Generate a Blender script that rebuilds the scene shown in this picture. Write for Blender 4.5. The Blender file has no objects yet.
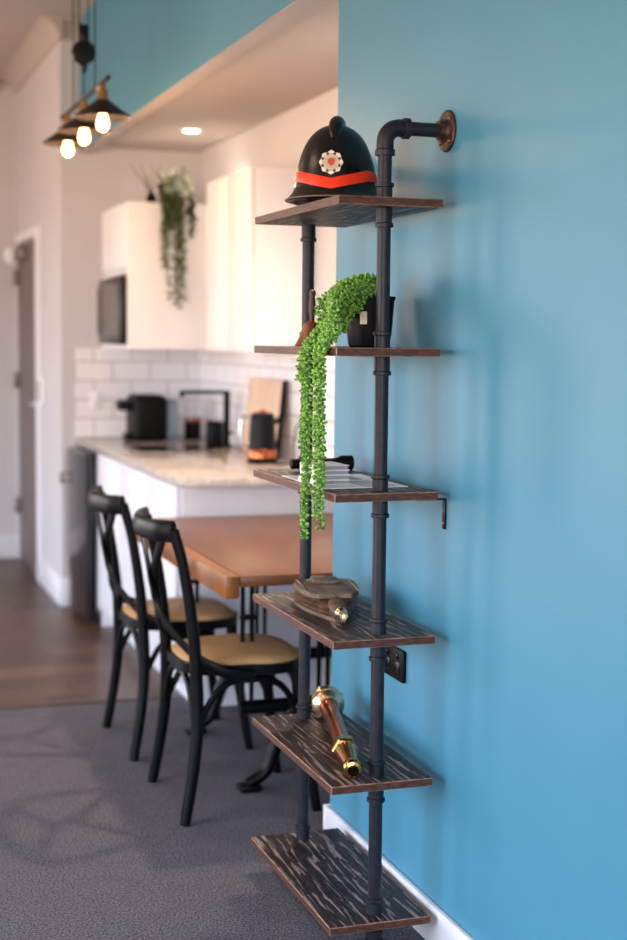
import bpy, bmesh, math, random
from mathutils import Vector, Matrix
C = bpy.context.scene.collection
PI = math.pi
random.seed(7)

def lin(r, g, b):
    f = lambda c: (c/255/12.92) if c/255 <= .04045 else ((c/255+.055)/1.055)**2.4
    return (f(r), f(g), f(b), 1)

# ------------------------------------------------------------------ camera
cd = bpy.data.cameras.new('camera'); cam = bpy.data.objects.new('camera', cd); C.objects.link(cam)
bpy.context.scene.camera = cam
YAW, PIT, ROL, H = 0.328, 0.090, 0.010, 1.43
cy_, sy_, cp_, sp_ = math.cos(YAW), math.sin(YAW), math.cos(PIT), math.sin(PIT)
F = Vector((sy_*cp_, cy_*cp_, -sp_)); R0 = Vector((cy_, -sy_, 0)); U0 = R0.cross(F)
R = math.cos(ROL)*R0 + math.sin(ROL)*U0; U = -math.sin(ROL)*R0 + math.cos(ROL)*U0
M = Matrix((R, U, -F)).transposed().to_4x4(); M.translation = (0, 0, H); cam.matrix_world = M
cd.sensor_fit = 'VERTICAL'; cd.sensor_height = 36; cd.lens = 1450/940*36; cd.clip_start = .05
cd.dof.use_dof = True; cd.dof.focus_distance = 3.38; cd.dof.aperture_fstop = 2.0

# ------------------------------------------------------------------ exposure
sc = bpy.context.scene
sc.view_settings.view_transform = 'Standard'; sc.view_settings.look = 'None'
sc.view_settings.gamma = 1; sc.view_settings.use_curve_mapping = False
sc.view_settings.exposure = 0.96

# ------------------------------------------------------------------ world: cool sky above, warm lit ground below
w = bpy.data.worlds.new('world'); sc.world = w; w.use_nodes = True
nt = w.node_tree; nt.nodes.clear()
wo = nt.nodes.new('ShaderNodeOutputWorld'); bg = nt.nodes.new('ShaderNodeBackground')
tc = nt.nodes.new('ShaderNodeTexCoord'); sx = nt.nodes.new('ShaderNodeSeparateXYZ'); cr = nt.nodes.new('ShaderNodeValToRGB')
mr = nt.nodes.new('ShaderNodeMapRange'); mr.inputs[1].default_value = -1; mr.inputs[2].default_value = 1
nt.links.new(tc.outputs['Generated'], sx.inputs[0]); nt.links.new(sx.outputs[2], mr.inputs[0]); nt.links.new(mr.outputs[0], cr.inputs[0])
cr.color_ramp.elements[0].position = .0; cr.color_ramp.elements[0].color = (.60, .40, .27, 1)
cr.color_ramp.elements[1].position = 1; cr.color_ramp.elements[1].color = (.24, .52, 1.0, 1)
e = cr.color_ramp.elements.new(.47); e.color = (.74, .52, .37, 1)
e = cr.color_ramp.elements.new(.53); e.color = (.85, .92, 1.0, 1)
nt.links.new(cr.outputs[0], bg.inputs[0]); bg.inputs[1].default_value = 6.5
nt.links.new(bg.outputs[0], wo.inputs[0])

def area(name, loc, direction, sx_, sy__, energy=1, color=(1, 1, 1), portal=False, spread=None):
    l = bpy.data.lights.new(name, 'AREA'); l.shape = 'RECTANGLE'; l.size = sx_; l.size_y = sy__
    l.energy = energy; l.color = color
    if spread: l.spread = spread
    o = bpy.data.objects.new(name, l); C.objects.link(o); o.location = loc
    o.rotation_euler = Vector(direction).to_track_quat('-Z', 'Y').to_euler()
    if portal: l.cycles.is_portal = True
    return o
# openings of the room (see wall_west / wall_south): y0,y1 / x0,x1 and z0,z1
WIN_W = [(0.9, 4.3, .15, 2.35), (6.4, 8.4, .3, 2.3)]
WIN_S = (-2.4, 0.7, .5, 2.4)
WIN_N_ADDED = (-3.0, -1.8, .15, 2.5)  # unseen opening added so the blue wall picks up a pale sheen
XW = -3.2; YS = -2.0
for a in WIN_W:
    area('window_portal', (XW+.005, (a[0]+a[1])/2, (a[2]+a[3])/2), (1, 0, 0), a[1]-a[0], a[3]-a[2], portal=True)
area('window_portal', ((WIN_S[0]+WIN_S[1])/2, YS+.005, (WIN_S[2]+WIN_S[3])/2), (0, 1, 0), WIN_S[1]-WIN_S[0], WIN_S[3]-WIN_S[2], portal=True)
area('window_portal', ((WIN_N_ADDED[0]+WIN_N_ADDED[1])/2, 9.445, (WIN_N_ADDED[2]+WIN_N_ADDED[3])/2), (0, -1, 0), WIN_N_ADDED[1]-WIN_N_ADDED[0], WIN_N_ADDED[3]-WIN_N_ADDED[2], portal=True)
def spot(name, loc, direction, energy, color, size=2.2, blend=.6, rad=.06):
    l = bpy.data.lights.new(name, 'SPOT'); l.energy = energy; l.color = color
    l.spot_size = size; l.spot_blend = blend; l.shadow_soft_size = rad
    o = bpy.data.objects.new(name, l); C.objects.link(o); o.location = loc
    o.rotation_euler = Vector(direction).to_track_quat('-Z', 'Y').to_euler()
    return o
WARM = (1, .82, .64)

# ------------------------------------------------------------------ materials
MATS = {}
def mat(name, col=(128, 128, 128), rough=.5, metal=0, spec=.5, coat=0, coat_rough=.1, emit=None, estr=0, trans=0, ior=1.45, build=None):
    m = bpy.data.materials.new(name); m.use_nodes = True
    nt = m.node_tree; b = nt.nodes['Principled BSDF']
    b.inputs['Base Color'].default_value = lin(*col); b.inputs['Roughness'].default_value = rough
    b.inputs['Metallic'].default_value = metal; b.inputs['Specular IOR Level'].default_value = spec
    b.inputs['Coat Weight'].default_value = coat; b.inputs['Coat Roughness'].default_value = coat_rough
    b.inputs['Transmission Weight'].default_value = trans; b.inputs['IOR'].default_value = ior
    if emit: b.inputs['Emission Color'].default_value = emit; b.inputs['Emission Strength'].default_value = estr
    if build: build(nt, b)
    MATS[name] = m
    return m
def N(nt, t, **kw):
    n = nt.nodes.new('ShaderNode'+t)
    for k, v in kw.items(): setattr(n, k, v)
    return n
def coords(nt, scale=(1, 1, 1), rnd=False):
    t = N(nt, 'TexCoord'); mp = N(nt, 'Mapping'); mp.inputs['Scale'].default_value = scale
    nt.links.new(t.outputs['Object'], mp.inputs[0])
    if rnd:
        oi = N(nt, 'ObjectInfo'); mu = N(nt, 'Math', operation='MULTIPLY'); mu.inputs[1].default_value = 37
        nt.links.new(oi.outputs['Random'], mu.inputs[0]); nt.links.new(mu.outputs[0], mp.inputs['Location'])
    return mp.outputs[0]
def noise(nt, vec, scale, detail=4, rough=.5, dist=0):
    n = N(nt, 'TexNoise'); nt.links.new(vec, n.inputs['Vector']); n.inputs['Scale'].default_value = scale
    n.inputs['Detail'].default_value = detail; n.inputs['Roughness'].default_value = rough; n.inputs['Distortion'].default_value = dist
    return n.outputs['Fac']
def ramp(nt, fac, stops):
    r = N(nt, 'ValToRGB'); nt.links.new(fac, r.inputs[0]); el = r.color_ramp.elements
    el[0].position, el[0].color = stops[0]; el[1].position, el[1].color = stops[-1]
    for p, c in stops[1:-1]:
        q = el.new(p); q.color = c
    return r.outputs[0]
def bump(nt, b, fac, strength, dist=.01):
    n = N(nt, 'Bump'); n.inputs['Strength'].default_value = strength; n.inputs['Distance'].default_value = dist
    nt.links.new(fac, n.inputs['Height']); nt.links.new(n.outputs[0], b.inputs['Normal'])
def mottled(c1, c2, scale, stretch=(1, 1, 1), detail=4, bmp=0, bd=.002, lo=.35, hi=.65, rnd=False, dist=0):
    def f(nt, b):
        v = coords(nt, stretch, rnd); n = noise(nt, v, scale, detail, .6, dist)
        nt.links.new(ramp(nt, n, [(lo, lin(*c1)), (hi, lin(*c2))]), b.inputs['Base Color'])
        if bmp: bump(nt, b, n, bmp, bd)
    return f

mat('blue_paint', rough=.5, spec=.9, build=mottled((58, 131, 160), (61, 134, 163), 3, bmp=.05, bd=.002))
mat('white_paint', rough=.7, build=mottled((198, 195, 198), (202, 199, 202), 2))
mat('ceiling_paint', (180, 169, 163), .8)
mat('trim_paint', (232, 232, 238), .35)
def carpet(nt, b):
    v = coords(nt); n1 = noise(nt, v, 170, 3, .7); n2 = noise(nt, v, 18, 5, .7)
    a = ramp(nt, n1, [(.34, lin(36, 36, 42)), (.66, lin(132, 130, 142))])
    c = ramp(nt, n2, [(.3, (.9, .9, .9, 1)), (.7, (1.08, 1.08, 1.08, 1))])
    m = N(nt, 'Mix', data_type='RGBA', blend_type='MULTIPLY'); m.inputs[0].default_value = 1
    nt.links.new(a, m.inputs[6]); nt.links.new(c, m.inputs[7]); nt.links.new(m.outputs[2], b.inputs['Base Color'])
    bump(nt, b, n1, .8, .008)
mat('carpet', rough=.95, spec=.15, build=carpet)
def planks(nt, b):
    t = N(nt, 'TexCoord'); br = N(nt, 'TexBrick'); nt.links.new(t.outputs['Object'], br.inputs['Vector'])
    br.inputs['Scale'].default_value = 1; br.inputs['Brick Width'].default_value = 1.5; br.inputs['Row Height'].default_value = .19
    br.inputs['Mortar Size'].default_value = .003; br.offset = .37
    br.inputs['Color1'].default_value = lin(102, 74, 58); br.inputs['Color2'].default_value = lin(68, 48, 38); br.inputs['Mortar'].default_value = lin(34, 24, 22)
    v = coords(nt, (1, 14, 1)); g = ramp(nt, noise(nt, v, 3, 5, .6), [(.3, (.7, .7, .7, 1)), (.7, (1.25, 1.25, 1.25, 1))])
    m = N(nt, 'Mix', data_type='RGBA', blend_type='MULTIPLY'); m.inputs[0].default_value = 1
    nt.links.new(br.outputs[0], m.inputs[6]); nt.links.new(g, m.inputs[7]); nt.links.new(m.outputs[2], b.inputs['Base Color'])
mat('floor_boards', rough=.38, build=planks)
def shelf_wood(dark, mid, light, edge=False):
    def f(nt, b):
        v = coords(nt, (1, .09, 1), True)
        n = noise(nt, v, 100, 7, .66, .8)
        w_ = N(nt, 'TexWave', wave_type='BANDS', bands_direction='X'); nt.links.new(coords(nt, (1, .12, 1), True), w_.inputs['Vector'])
        w_.inputs['Scale'].default_value = 12; w_.inputs['Distortion'].default_value = 14; w_.inputs['Detail'].default_value = 3; w_.inputs['Detail Scale'].default_value = 1.6
        m = N(nt, 'Math', operation='MULTIPLY_ADD'); nt.links.new(w_.outputs['Fac'], m.inputs[0]); m.inputs[1].default_value = .28
        mm = N(nt, 'Math', operation='MULTIPLY'); nt.links.new(n, mm.inputs[0]); mm.inputs[1].default_value = .80
        nt.links.new(mm.outputs[0], m.inputs[2])
        nt.links.new(ramp(nt, m.outputs[0], [(.40, lin(*dark)), (.50, lin(*mid)), (.57, lin(*dark)), (.62, lin(*dark)), (.71, lin(*light))]), b.inputs['Base Color'])
        bump(nt, b, m.outputs[0], .35, .003)
    return f
mat('shelf_top', rough=.52, build=shelf_wood((16, 12, 12), (62, 50, 48), (146, 130, 130)))
mat('shelf_edge', rough=.5, build=mottled((52, 28, 20), (98, 58, 42), 50, (1, .2, 4), rnd=True))
mat('shelf_worn_edge', rough=.6, build=mottled((110, 72, 52), (176, 136, 108), 60, rnd=True))
mat('black_pipe', rough=.42, spec=.35, build=mottled((24, 25, 33), (36, 36, 46), 40, bmp=.05))
mat('rusty_iron', rough=.45, metal=.3, build=mottled((36, 28, 28), (84, 60, 54), 60, bmp=.3))
mat('black_gloss', (9, 8, 8), .25, spec=.5)
mat('black_plastic', (6, 6, 8), .5, spec=.15)
mat('black_lacquer', (7, 7, 10), .36, spec=.2)
mat('red_band', (236, 52, 12), .4)
mat('silver', (215, 212, 205), .28, metal=.85)
mat('pale_enamel', (190, 172, 146), .35)
mat('red_enamel', (196, 66, 40), .35)
mat('brim_trim', (120, 104, 92), .5)
mat('leaf_green', rough=.42, spec=.4, build=mottled((30, 88, 20), (156, 208, 92), 140, lo=.38, hi=.62))
mat('leaf_dusty', rough=.6, build=mottled((44, 56, 38), (104, 112, 66), 30))
mat('stem_green', (70, 110, 44), .6)
mat('dry_twig', (92, 72, 60), .7)
mat('brass', rough=.2, metal=1, build=mottled((172, 118, 58), (206, 152, 84), 20))
mat('copper', rough=.24, metal=1, build=mottled((150, 78, 48), (186, 106, 68), 20))
mat('pale_brass', rough=.25, metal=1, build=mottled((200, 176, 140), (226, 206, 170), 20))
mat('bore_dark', (40, 24, 14), .6)
mat('old_board', rough=.6, build=mottled((62, 50, 42), (124, 106, 90), 30, (1, .3, 1), bmp=.3))
mat('old_leather', rough=.55, build=mottled((50, 32, 24), (108, 76, 58), 45, bmp=.4, bd=.004))
mat('bell_metal', rough=.45, metal=.5, build=mottled((108, 66, 44), (146, 96, 68), 30))
mat('handle_wood', (70, 46, 36), .5)
mat('paper', (236, 236, 236), .6)
mat('paper_edge', (150, 150, 158), .7)
mat('paper_print', (150, 160, 176), .6)
mat('cream_label', (226, 216, 190), .6)
mat('table_wood', rough=.33, build=mottled((88, 48, 20), (118, 68, 32), 9, (1, .12, 1), 5, lo=.3, hi=.7))
mat('table_edge_wood', rough=.36, build=mottled((124, 72, 26), (154, 94, 42), 14, (1, .12, 1), 5))
def rattan(nt, b):
    v = coords(nt); w1 = N(nt, 'TexChecker'); nt.links.new(v, w1.inputs[0]); w1.inputs['Scale'].default_value = 170
    w1.inputs[1].default_value = lin(208, 168, 120); w1.inputs[2].default_value = lin(184, 144, 98)
    nt.links.new(w1.outputs[0], b.inputs['Base Color'])
mat('rattan', rough=.5, build=rattan)
mat('cabinet_white', (236, 233, 234), .4)
mat('panel_white', (228, 228, 236), .45)
mat('stone_top', rough=.12, build=mottled((176, 166, 158), (208, 198, 190), 30))
def tiles(nt, b):
    t = N(nt, 'TexCoord'); br = N(nt, 'TexBrick'); nt.links.new(t.outputs['UV'], br.inputs['Vector'])
    br.inputs['Scale'].default_value = 1; br.inputs['Brick Width'].default_value = .2; br.inputs['Row Height'].default_value = .1
    br.inputs['Mortar Size'].default_value = .0035
    br.inputs['Color1'].default_value = lin(238, 236, 240); br.inputs['Color2'].default_value = lin(232, 230, 234); br.inputs['Mortar'].default_value = lin(176, 172, 172)
    nt.links.new(br.outputs[0], b.inputs['Base Color'])
mat('wall_tile', rough=.18, build=tiles)
mat('dark_glass', (40, 36, 38), .12, spec=.6)
mat('steel_grey', (120, 114, 112), .35, metal=.6)
mat('chrome', (200, 200, 200), .15, metal=1)
mat('door_grey', (112, 100, 98), .5)
mat('board_wood', rough=.5, build=mottled((206, 176, 152), (220, 192, 168), 14, (1, 1, .2)))
mat('clear_tank', (180, 200, 215), .1, trans=.6)
mat('bronze_shade', (44, 30, 26), .4, metal=.4)
mat('shade_inside', (30, 20, 16), .6)
mat('aged_brass', (150, 116, 76), .4, metal=.8)
mat('bulb_glow', (255, 200, 120), .3, emit=(1, .62, .25, 1), estr=6)
mat('lamp_glow', (255, 240, 220), .3, emit=(1, .82, .6, 1), estr=14)
mat('frame_white', (225, 225, 225), .4)

# ------------------------------------------------------------------ mesh helpers
class MB:
    def __init__(s): s.bm = bmesh.new(); s.mats = []
    def mi(s, m):
        if m not in s.mats: s.mats.append(m)
        return s.mats.index(m)
    def box(s, x0, x1, y0, y1, z0, z1, m, bev=0, seg=2, rot=None, bevmat=None):
        t = bmesh.new(); bmesh.ops.create_cube(t, size=1)
        for v in t.verts: v.co = Vector(((x0+x1)/2+v.co.x*(x1-x0), (y0+y1)/2+v.co.y*(y1-y0), (z0+z1)/2+v.co.z*(z1-z0)))
        i = s.mi(m)
        for f in t.faces: f.material_index = i
        if bev:
            r = bmesh.ops.bevel(t, geom=list(t.edges), offset=bev, segments=seg, affect='EDGES', profile=.5, clamp_overlap=True)
            if bevmat:
                j = s.mi(bevmat)
                for f in r['faces']: f.material_index = j
        if rot: t.transform(rot)
        s.merge(t)
    def merge(s, t):
        me = bpy.data.meshes.new('t'); t.to_mesh(me); t.free(); s.bm.from_mesh(me); bpy.data.meshes.remove(me)
    def tube(s, pts, r, m, seg=12, closed=False, cap=True, flat=None):
        """pts polyline, r number or list; flat=(a,b,updir) gives an elliptical section"""
        pts = [Vector(p) for p in pts]; n = len(pts); rr = r if isinstance(r, (list, tuple)) else [r]*n
        i = s.mi(m); rings = []; prev = None
        for k, p in enumerate(pts):
            if closed: d = pts[(k+1) % n]-pts[k-1]
            else: d = pts[min(k+1, n-1)]-pts[max(k-1, 0)]
            d.normalize()
            if flat:
                a = Vector(flat[2]); a = (a-d*a.dot(d)).normalized()
            elif prev is None:
                a = d.orthogonal().normalized()
            else:
                a = (prev-d*prev.dot(d)).normalized()
            prev = a; b = d.cross(a)
            fa, fb = (flat[0], flat[1]) if flat else (1, 1)
            rings.append([s.bm.verts.new(p+(a*math.cos(2*PI*q/seg)*fa+b*math.sin(2*PI*q/seg)*fb)*rr[k]) for q in range(seg)])
        for k in range(n if closed else n-1):
            A, B = rings[k], rings[(k+1) % n]
            for q in range(seg):
                f = s.bm.faces.new((A[q], A[(q+1) % seg], B[(q+1) % seg], B[q])); f.material_index = i
        if cap and not closed:
            f = s.bm.faces.new(rings[0][::-1]); f.material_index = i
            f = s.bm.faces.new(rings[-1]); f.material_index = i
    def lathe(s, prof, m, seg=32, mtx=None, cap0=True, cap1=True, sxy=(1, 1)):
        """prof: [(r,z)] or [(r,z,mat)]"""
        mtx = mtx or Matrix(); rings = []
        for p in prof:
            rings.append([s.bm.verts.new(mtx @ Vector((p[0]*sxy[0]*math.cos(2*PI*q/seg), p[0]*sxy[1]*math.sin(2*PI*q/seg), p[1]))) for q in range(seg)])
        for k in range(len(prof)-1):
            i = s.mi(prof[k][2] if len(prof[k]) > 2 else m)
            for q in range(seg):
                f = s.bm.faces.new((rings[k][q], rings[k][(q+1) % seg], rings[k+1][(q+1) % seg], rings[k+1][q])); f.material_index = i
        if cap0:
            f = s.bm.faces.new(rings[0][::-1]); f.material_index = s.mi(prof[0][2] if len(prof[0]) > 2 else m)
        if cap1:
            f = s.bm.faces.new(rings[-1]); f.material_index = s.mi(prof[-1][2] if len(prof[-1]) > 2 else m)
    def prism(s, poly, z0, z1, m, mtx=None, top=None):
        mtx = mtx or Matrix(); i = s.mi(m); j = s.mi(top or m)
        a = [s.bm.verts.new(mtx @ Vector((x, y, z0))) for x, y in poly]; b = [s.bm.verts.new(mtx @ Vector((x, y, z1))) for x, y in poly]
        n = len(poly)
        for k in range(n):
            f = s.bm.faces.new((a[k], a[(k+1) % n], b[(k+1) % n], b[k])); f.material_index = i
        f = s.bm.faces.new(a[::-1]); f.material_index = i
        f = s.bm.faces.new(b); f.material_index = j
    def build(s, name, parent=None, loc=None, smooth=35, recenter=True):
        bmesh.ops.recalc_face_normals(s.bm, faces=s.bm.faces)
        me = bpy.data.meshes.new(name)
        s.bm.to_mesh(me); s.bm.free()
        for m in s.mats: me.materials.append(MATS[m])
        if smooth:
            for p in me.polygons: p.use_smooth = True
            me.set_sharp_from_angle(angle=math.radians(smooth))
        o = bpy.data.objects.new(name, me); C.objects.link(o)
        if parent:
            o.parent = parent
        elif loc is not None: o.location = loc
        elif recenter:
            # put the origin at the base centre
            xs = [v.co for v in me.vertices]
            c = Vector(((min(v.x for v in xs)+max(v.x for v in xs))/2, (min(v.y for v in xs)+max(v.y for v in xs))/2, min(v.z for v in xs)))
            for v in me.vertices: v.co -= c
            o.location = c
        return o
def tag(o, label=None, cat=None, group=None, kind=None):
    if label: o['label'] = label
    if cat: o['category'] = cat
    if group: o['group'] = group
    if kind: o['kind'] = kind
    return o
def thing(name, label, cat, loc=(0, 0, 0), rz=0, group=None):
    o = bpy.data.objects.new(name, None); C.objects.link(o); o.location = loc; o.rotation_euler = (0, 0, rz)
    o.empty_display_size = .05
    return tag(o, label, cat, group)
def struct(name, mb, label=None, cat=None, smooth=0):
    o = mb.build(name, smooth=smooth, recenter=False); tag(o, label, cat, kind='structure'); return o
def sbox(name, x0, x1, y0, y1, z0, z1, m, label=None, cat=None):
    b = MB(); b.box(x0, x1, y0, y1, z0, z1, m); return struct(name, b, label, cat)
def cr_spline(P, n=8):
    P = [Vector(p) for p in P]; out = []
    for i in range(len(P)-1):
        p0 = P[i-1] if i else P[0]*2-P[1]; p1 = P[i]; p2 = P[i+1]; p3 = P[i+2] if i+2 < len(P) else P[-1]*2-P[-2]
        for k in range(n):
            t = k/n
            out.append(.5*((2*p1)+(p2-p0)*t+(2*p0-5*p1+4*p2-p3)*t*t+(3*p1-p0-3*p2+p3)*t**3))
    out.append(P[-1]); return out
def rotz(a): return Matrix.Rotation(a, 4, 'Z')

# ------------------------------------------------------------------ the setting
ZC = 3.05; XB = 1.36; XE = 1.95; YN = 7.65; XS = 1.20; YF = 9.45; ZS = 2.43; YC = 3.82; YWOOD = 5.57
sbox('floor', XW, XE, YS, YWOOD, -.1, 0, 'carpet', 'dark grey mottled loop pile carpet across the dining area', 'floor')
sbox('floor', XW, XE+.3, YWOOD, YF+.2, -.1, -.002, 'floor_boards', 'brown wooden floorboards leading to the far door', 'floor')
sbox('trim_1', XW, 1.30, YWOOD-.012, YWOOD+.012, -.002, .006, 'floor_boards', 'thin brown strip where carpet meets floorboards', 'trim')
sbox('wall_right', XB, XE+.02, YS, YC, 0, ZC, 'blue_paint', 'plain blue painted wall behind the pipe shelves', 'wall')
b = MB(); b.box(XB, XE+.02, YC, YN, ZS, ZC, 'blue_paint'); b.box(1.298, XB, YC+.03, YN-.001, 2.388, ZC, 'blue_paint')
struct('wall_bulkhead', b, 'blue painted bulkhead over the kitchen opening', 'wall')
sbox('ceiling', 1.299, XB+.001, YC+.031, YN-.002, 2.384, 2.3875, 'ceiling_paint', 'narrow pale underside strip of the blue bulkhead', 'ceiling')
sbox('ceiling', XB+.002, XE, YC, YN, ZS-.012, ZS-.001, 'ceiling_paint', 'lowered ceiling with a downlight above the kitchen', 'ceiling')
sbox('wall_east', XE, XE+.12, YC, YN+.12, 0, ZS, 'white_paint', 'white kitchen wall behind the worktop', 'wall')
sbox('wall_north', XS, XE, YN, YN+.12, 0, ZC, 'white_paint', 'white end wall of the kitchen', 'wall')
# side wall with the doorway (y 8.5 - 9.3)
b = MB(); b.box(XS, XS+.12, YN+.12, 8.52, 0, ZC, 'white_paint'); b.box(XS, XS+.12, 8.52, 9.42, 2.01, ZC, 'white_paint'); b.box(XS, XS+.12, 9.42, YF, 0, ZC, 'white_paint')
struct('wall_side', b, 'white passage wall holding the grey door', 'wall')
b = MB(); x0, x1, z0, z1 = WIN_N_ADDED
b.box(XW, x0, YF, YF+.12, 0, ZC, 'white_paint'); b.box(x1, XS+.12, YF, YF+.12, 0, ZC, 'white_paint'); b.box(x0, x1, YF, YF+.12, 0, z0, 'white_paint'); b.box(x0, x1, YF, YF+.12, z1, ZC, 'white_paint')
struct('wall_far', b, 'far white wall at the end of the passage', 'wall')
b = MB()
for j in range(3):
    xx = min(max(x0+(x1-x0)*j/2, x0+.03), x1-.03); b.box(xx-.03, xx+.03, YF+.04, YF+.09, z0, z1, 'frame_white')
b.box(x0, x1, YF+.04, YF+.09, z0, z0+.06, 'frame_white'); b.box(x0, x1, YF+.04, YF+.09, z1-.06, z1, 'frame_white')
struct('window_4', b, 'added unseen window in the far wall that lends the blue wall a sheen', 'window')
sbox('ceiling', XW, XS, YN, YF, ZC, ZC+.1, 'ceiling_paint', 'pale ceiling over the far passage', 'ceiling')
sbox('ceiling', XW, XE+.3, YS, YN, ZC, ZC+.1, 'ceiling_paint', 'high pale ceiling of the dining room', 'ceiling')
# west wall with two openings, south wall with one
b = MB(); T = .12; ys = [YS] + [v for a in WIN_W for v in a[:2]] + [YF]
for k in range(0, len(ys), 2): b.box(XW-T, XW, ys[k], ys[k+1], 0, ZC, 'white_paint')
for a in WIN_W: b.box(XW-T, XW, a[0], a[1], 0, a[2], 'white_paint'); b.box(XW-T, XW, a[0], a[1], a[3], ZC, 'white_paint')
struct('wall_west', b, 'white wall with tall windows opposite the blue wall', 'wall')
b = MB(); x0, x1, z0, z1 = WIN_S
b.box(XW, x0, YS-T, YS, 0, ZC, 'white_paint'); b.box(x1, XE, YS-T, YS, 0, ZC, 'white_paint'); b.box(x0, x1, YS-T, YS, 0, z0, 'white_paint'); b.box(x0, x1, YS-T, YS, z1, ZC, 'white_paint')
struct('wall_south', b, 'white wall with a window behind the viewer', 'wall')
for k, a in enumerate(WIN_W):
    b = MB(); x = XW-.07
    n = 4 if k == 0 else 2
    for j in range(n+1):
        y = a[0]+(a[1]-a[0])*j/n; yy = min(max(y, a[0]+.03), a[1]-.03); b.box(x, x+.05, yy-.03, yy+.03, a[2], a[3], 'frame_white')
    b.box(x, x+.05, a[0], a[1], a[2], a[2]+.06, 'frame_white'); b.box(x, x+.05, a[0], a[1], a[3]-.06, a[3], 'frame_white')
    struct('window_%d' % (k+1), b, 'white framed window in the wall opposite the shelves, %s' % ('nearer' if k == 0 else 'farther'), 'window')
b = MB(); y = YS-.07
for j in range(3):
    xx = min(max(x0+(x1-x0)*j/2, x0+.03), x1-.03); b.box(xx-.03, xx+.03, y, y+.05, z0, z1, 'frame_white')
b.box(x0, x1, y, y+.05, z0, z0+.06, 'frame_white'); b.box(x0, x1, y, y+.05, z1-.06, z1, 'frame_white')
struct('window_3', b, 'white framed window behind the viewer', 'window')
# cornice
def cornice(name, p0, p1, nrm, label):
    p0, p1, n = Vector(p0), Vector(p1), Vector(nrm); b = MB(); i = b.mi('ceiling_paint')
    prof = [(0, -.10), (.012, -.10), (.02, -.075), (.045, -.045), (.075, -.02), (.10, -.012), (.10, 0), (0, 0)]
    A = [b.bm.verts.new(p0+n*u+Vector((0, 0, v))) for u, v in prof]; B = [b.bm.verts.new(p1+n*u+Vector((0, 0, v))) for u, v in prof]
    m = len(prof)
    for k in range(m): b.bm.faces.new((A[k], A[(k+1) % m], B[(k+1) % m], B[k]))
    b.bm.faces.new(A[::-1]); b.bm.faces.new(B)
    struct(name, b, label, 'trim', smooth=40)
cornice('trim_2', (XS-.0, YN-.0, ZC), (1.298, YN, ZC), (0, -1, 0), 'white coved cornice over the kitchen end wall')
cornice('trim_3', (XS, YF, ZC), (XS, YN-.1, ZC), (-1, 0, 0), 'white coved cornice along the passage wall')
cornice('trim_4', (XW, YF, ZC), (XS-.1, YF, ZC), (0, -1, 0), 'white coved cornice on the far wall')
def baseboard(name, x0, x1, y0, y1, h, label):
    b = MB(); b.box(x0, x1, y0, y1, 0, h, 'trim_paint', bev=.004); struct(name, b, label, 'baseboard', smooth=35)
baseboard('baseboard_right', XB-.016, XB, YS, YC+.0, .10, 'white skirting board along the blue wall')
baseboard('baseboard_corner', XB-.016, XE, YC, YC+.016, .10, 'white skirting board on the end of the blue wall')
baseboard('baseboard_north', XS-.016, 1.27, YN-.016, YN, .15, 'white skirting board beside the black appliance')
baseboard('baseboard_side', XS-.016, XS, YN, 8.398, .15, 'white skirting board along the passage wall')
baseboard('baseboard_far', XW, XS, YF-.016, YF, .15, 'white skirting board on the far wall')
# doorway
b = MB(); b.box(XS-.015, XS+.0, 8.40, 8.52, 0, 2.06, 'trim_paint', .003); b.box(XS-.015, XS, 8.52, 9.42, 2.01, 2.06, 'trim_paint', .003)
struct('trim_5', b, 'white architrave around the grey door', 'trim')
d = thing('door', 'grey passage door beyond the kitchen, almost edge on', 'door', (XS+.022, 8.97, 0)); d.name = 'door_1'; d['kind'] = 'structure'
b = MB(); b.box(-.02, .02, -.445, .445, .012, 2.0, 'door_grey', .002); b.build('door_leaf', d)
for z in (.3, 1.1, 1.75):
    b = MB(); b.box(-.05, -.02, .40, .442, z, z+.1, 'steel_grey', .003); b.build('hinge', d)
b = MB(); b.box(-.06, -.02, .0, .30, 1.90, 1.97, 'steel_grey', .004); b.build('door_closer', d)
b = MB(); b.box(-.05, -.02, -.40, -.28, 1.02, 1.045, 'chrome', .004); b.build('door_handle', d)
c = thing('ceiling_sensor', 'small round white sensor above the grey door', 'sensor', (XS-.06, 9.25, 1.93))
b = MB(); b.lathe([(.052, 0), (.05, .02), (.035, .035), (.01, .04)], 'trim_paint', 24, Matrix.Rotation(-PI/2, 4, 'Y')); b.build('dome', c)
b = MB(); b.lathe([(.06, -.008), (.06, .0)], 'trim_paint', 24, Matrix.Rotation(-PI/2, 4, 'Y')); b.build('base', c)
c = thing('wall_intercom', 'white wall intercom with dark screen beside the door architrave', 'intercom', (XS, 8.28, 1.04))
b = MB(); b.box(-.035, 0, -.07, .09, 0, .17, 'trim_paint', .006); b.build('housing', c)
b = MB(); b.box(-.038, -.034, -.05, .0, .03, .14, 'dark_glass', .001); b.build('screen', c)

# splash tiles
def tilewall(name, p0, u, w_, z0, z1, nrm, label):
    p0, u, n = Vector(p0), Vector(u), Vector(nrm); b = MB(); b.mi('wall_tile'); t = .008
    uvl = b.bm.loops.layers.uv.new('UVMap')
    q = [p0+u*a+n*d_+Vector((0, 0, z)) for d_ in (0, t) for a, z in ((0, z0), (w_, z0), (w_, z1), (0, z1))]
    v = [b.bm.verts.new(x) for x in q]
    for idx in ((0, 1, 2, 3), (4, 5, 6, 7), (0, 1, 5, 4), (1, 2, 6, 5), (2, 3, 7, 6), (3, 0, 4, 7)):
        f = b.bm.faces.new([v[k] for k in idx])
        for l in f.loops:
            r_ = l.vert.co-p0; l[uvl].uv = (r_.dot(u), r_.z-z0)
    struct(name, b, label, 'splashback')
tilewall('wall_splashback_end', (1.27, YN, 0), (1, 0, 0), XE-1.27, .9, 1.372, (0, -1, 0), 'white subway tile splashback at the end of the worktop')
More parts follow.
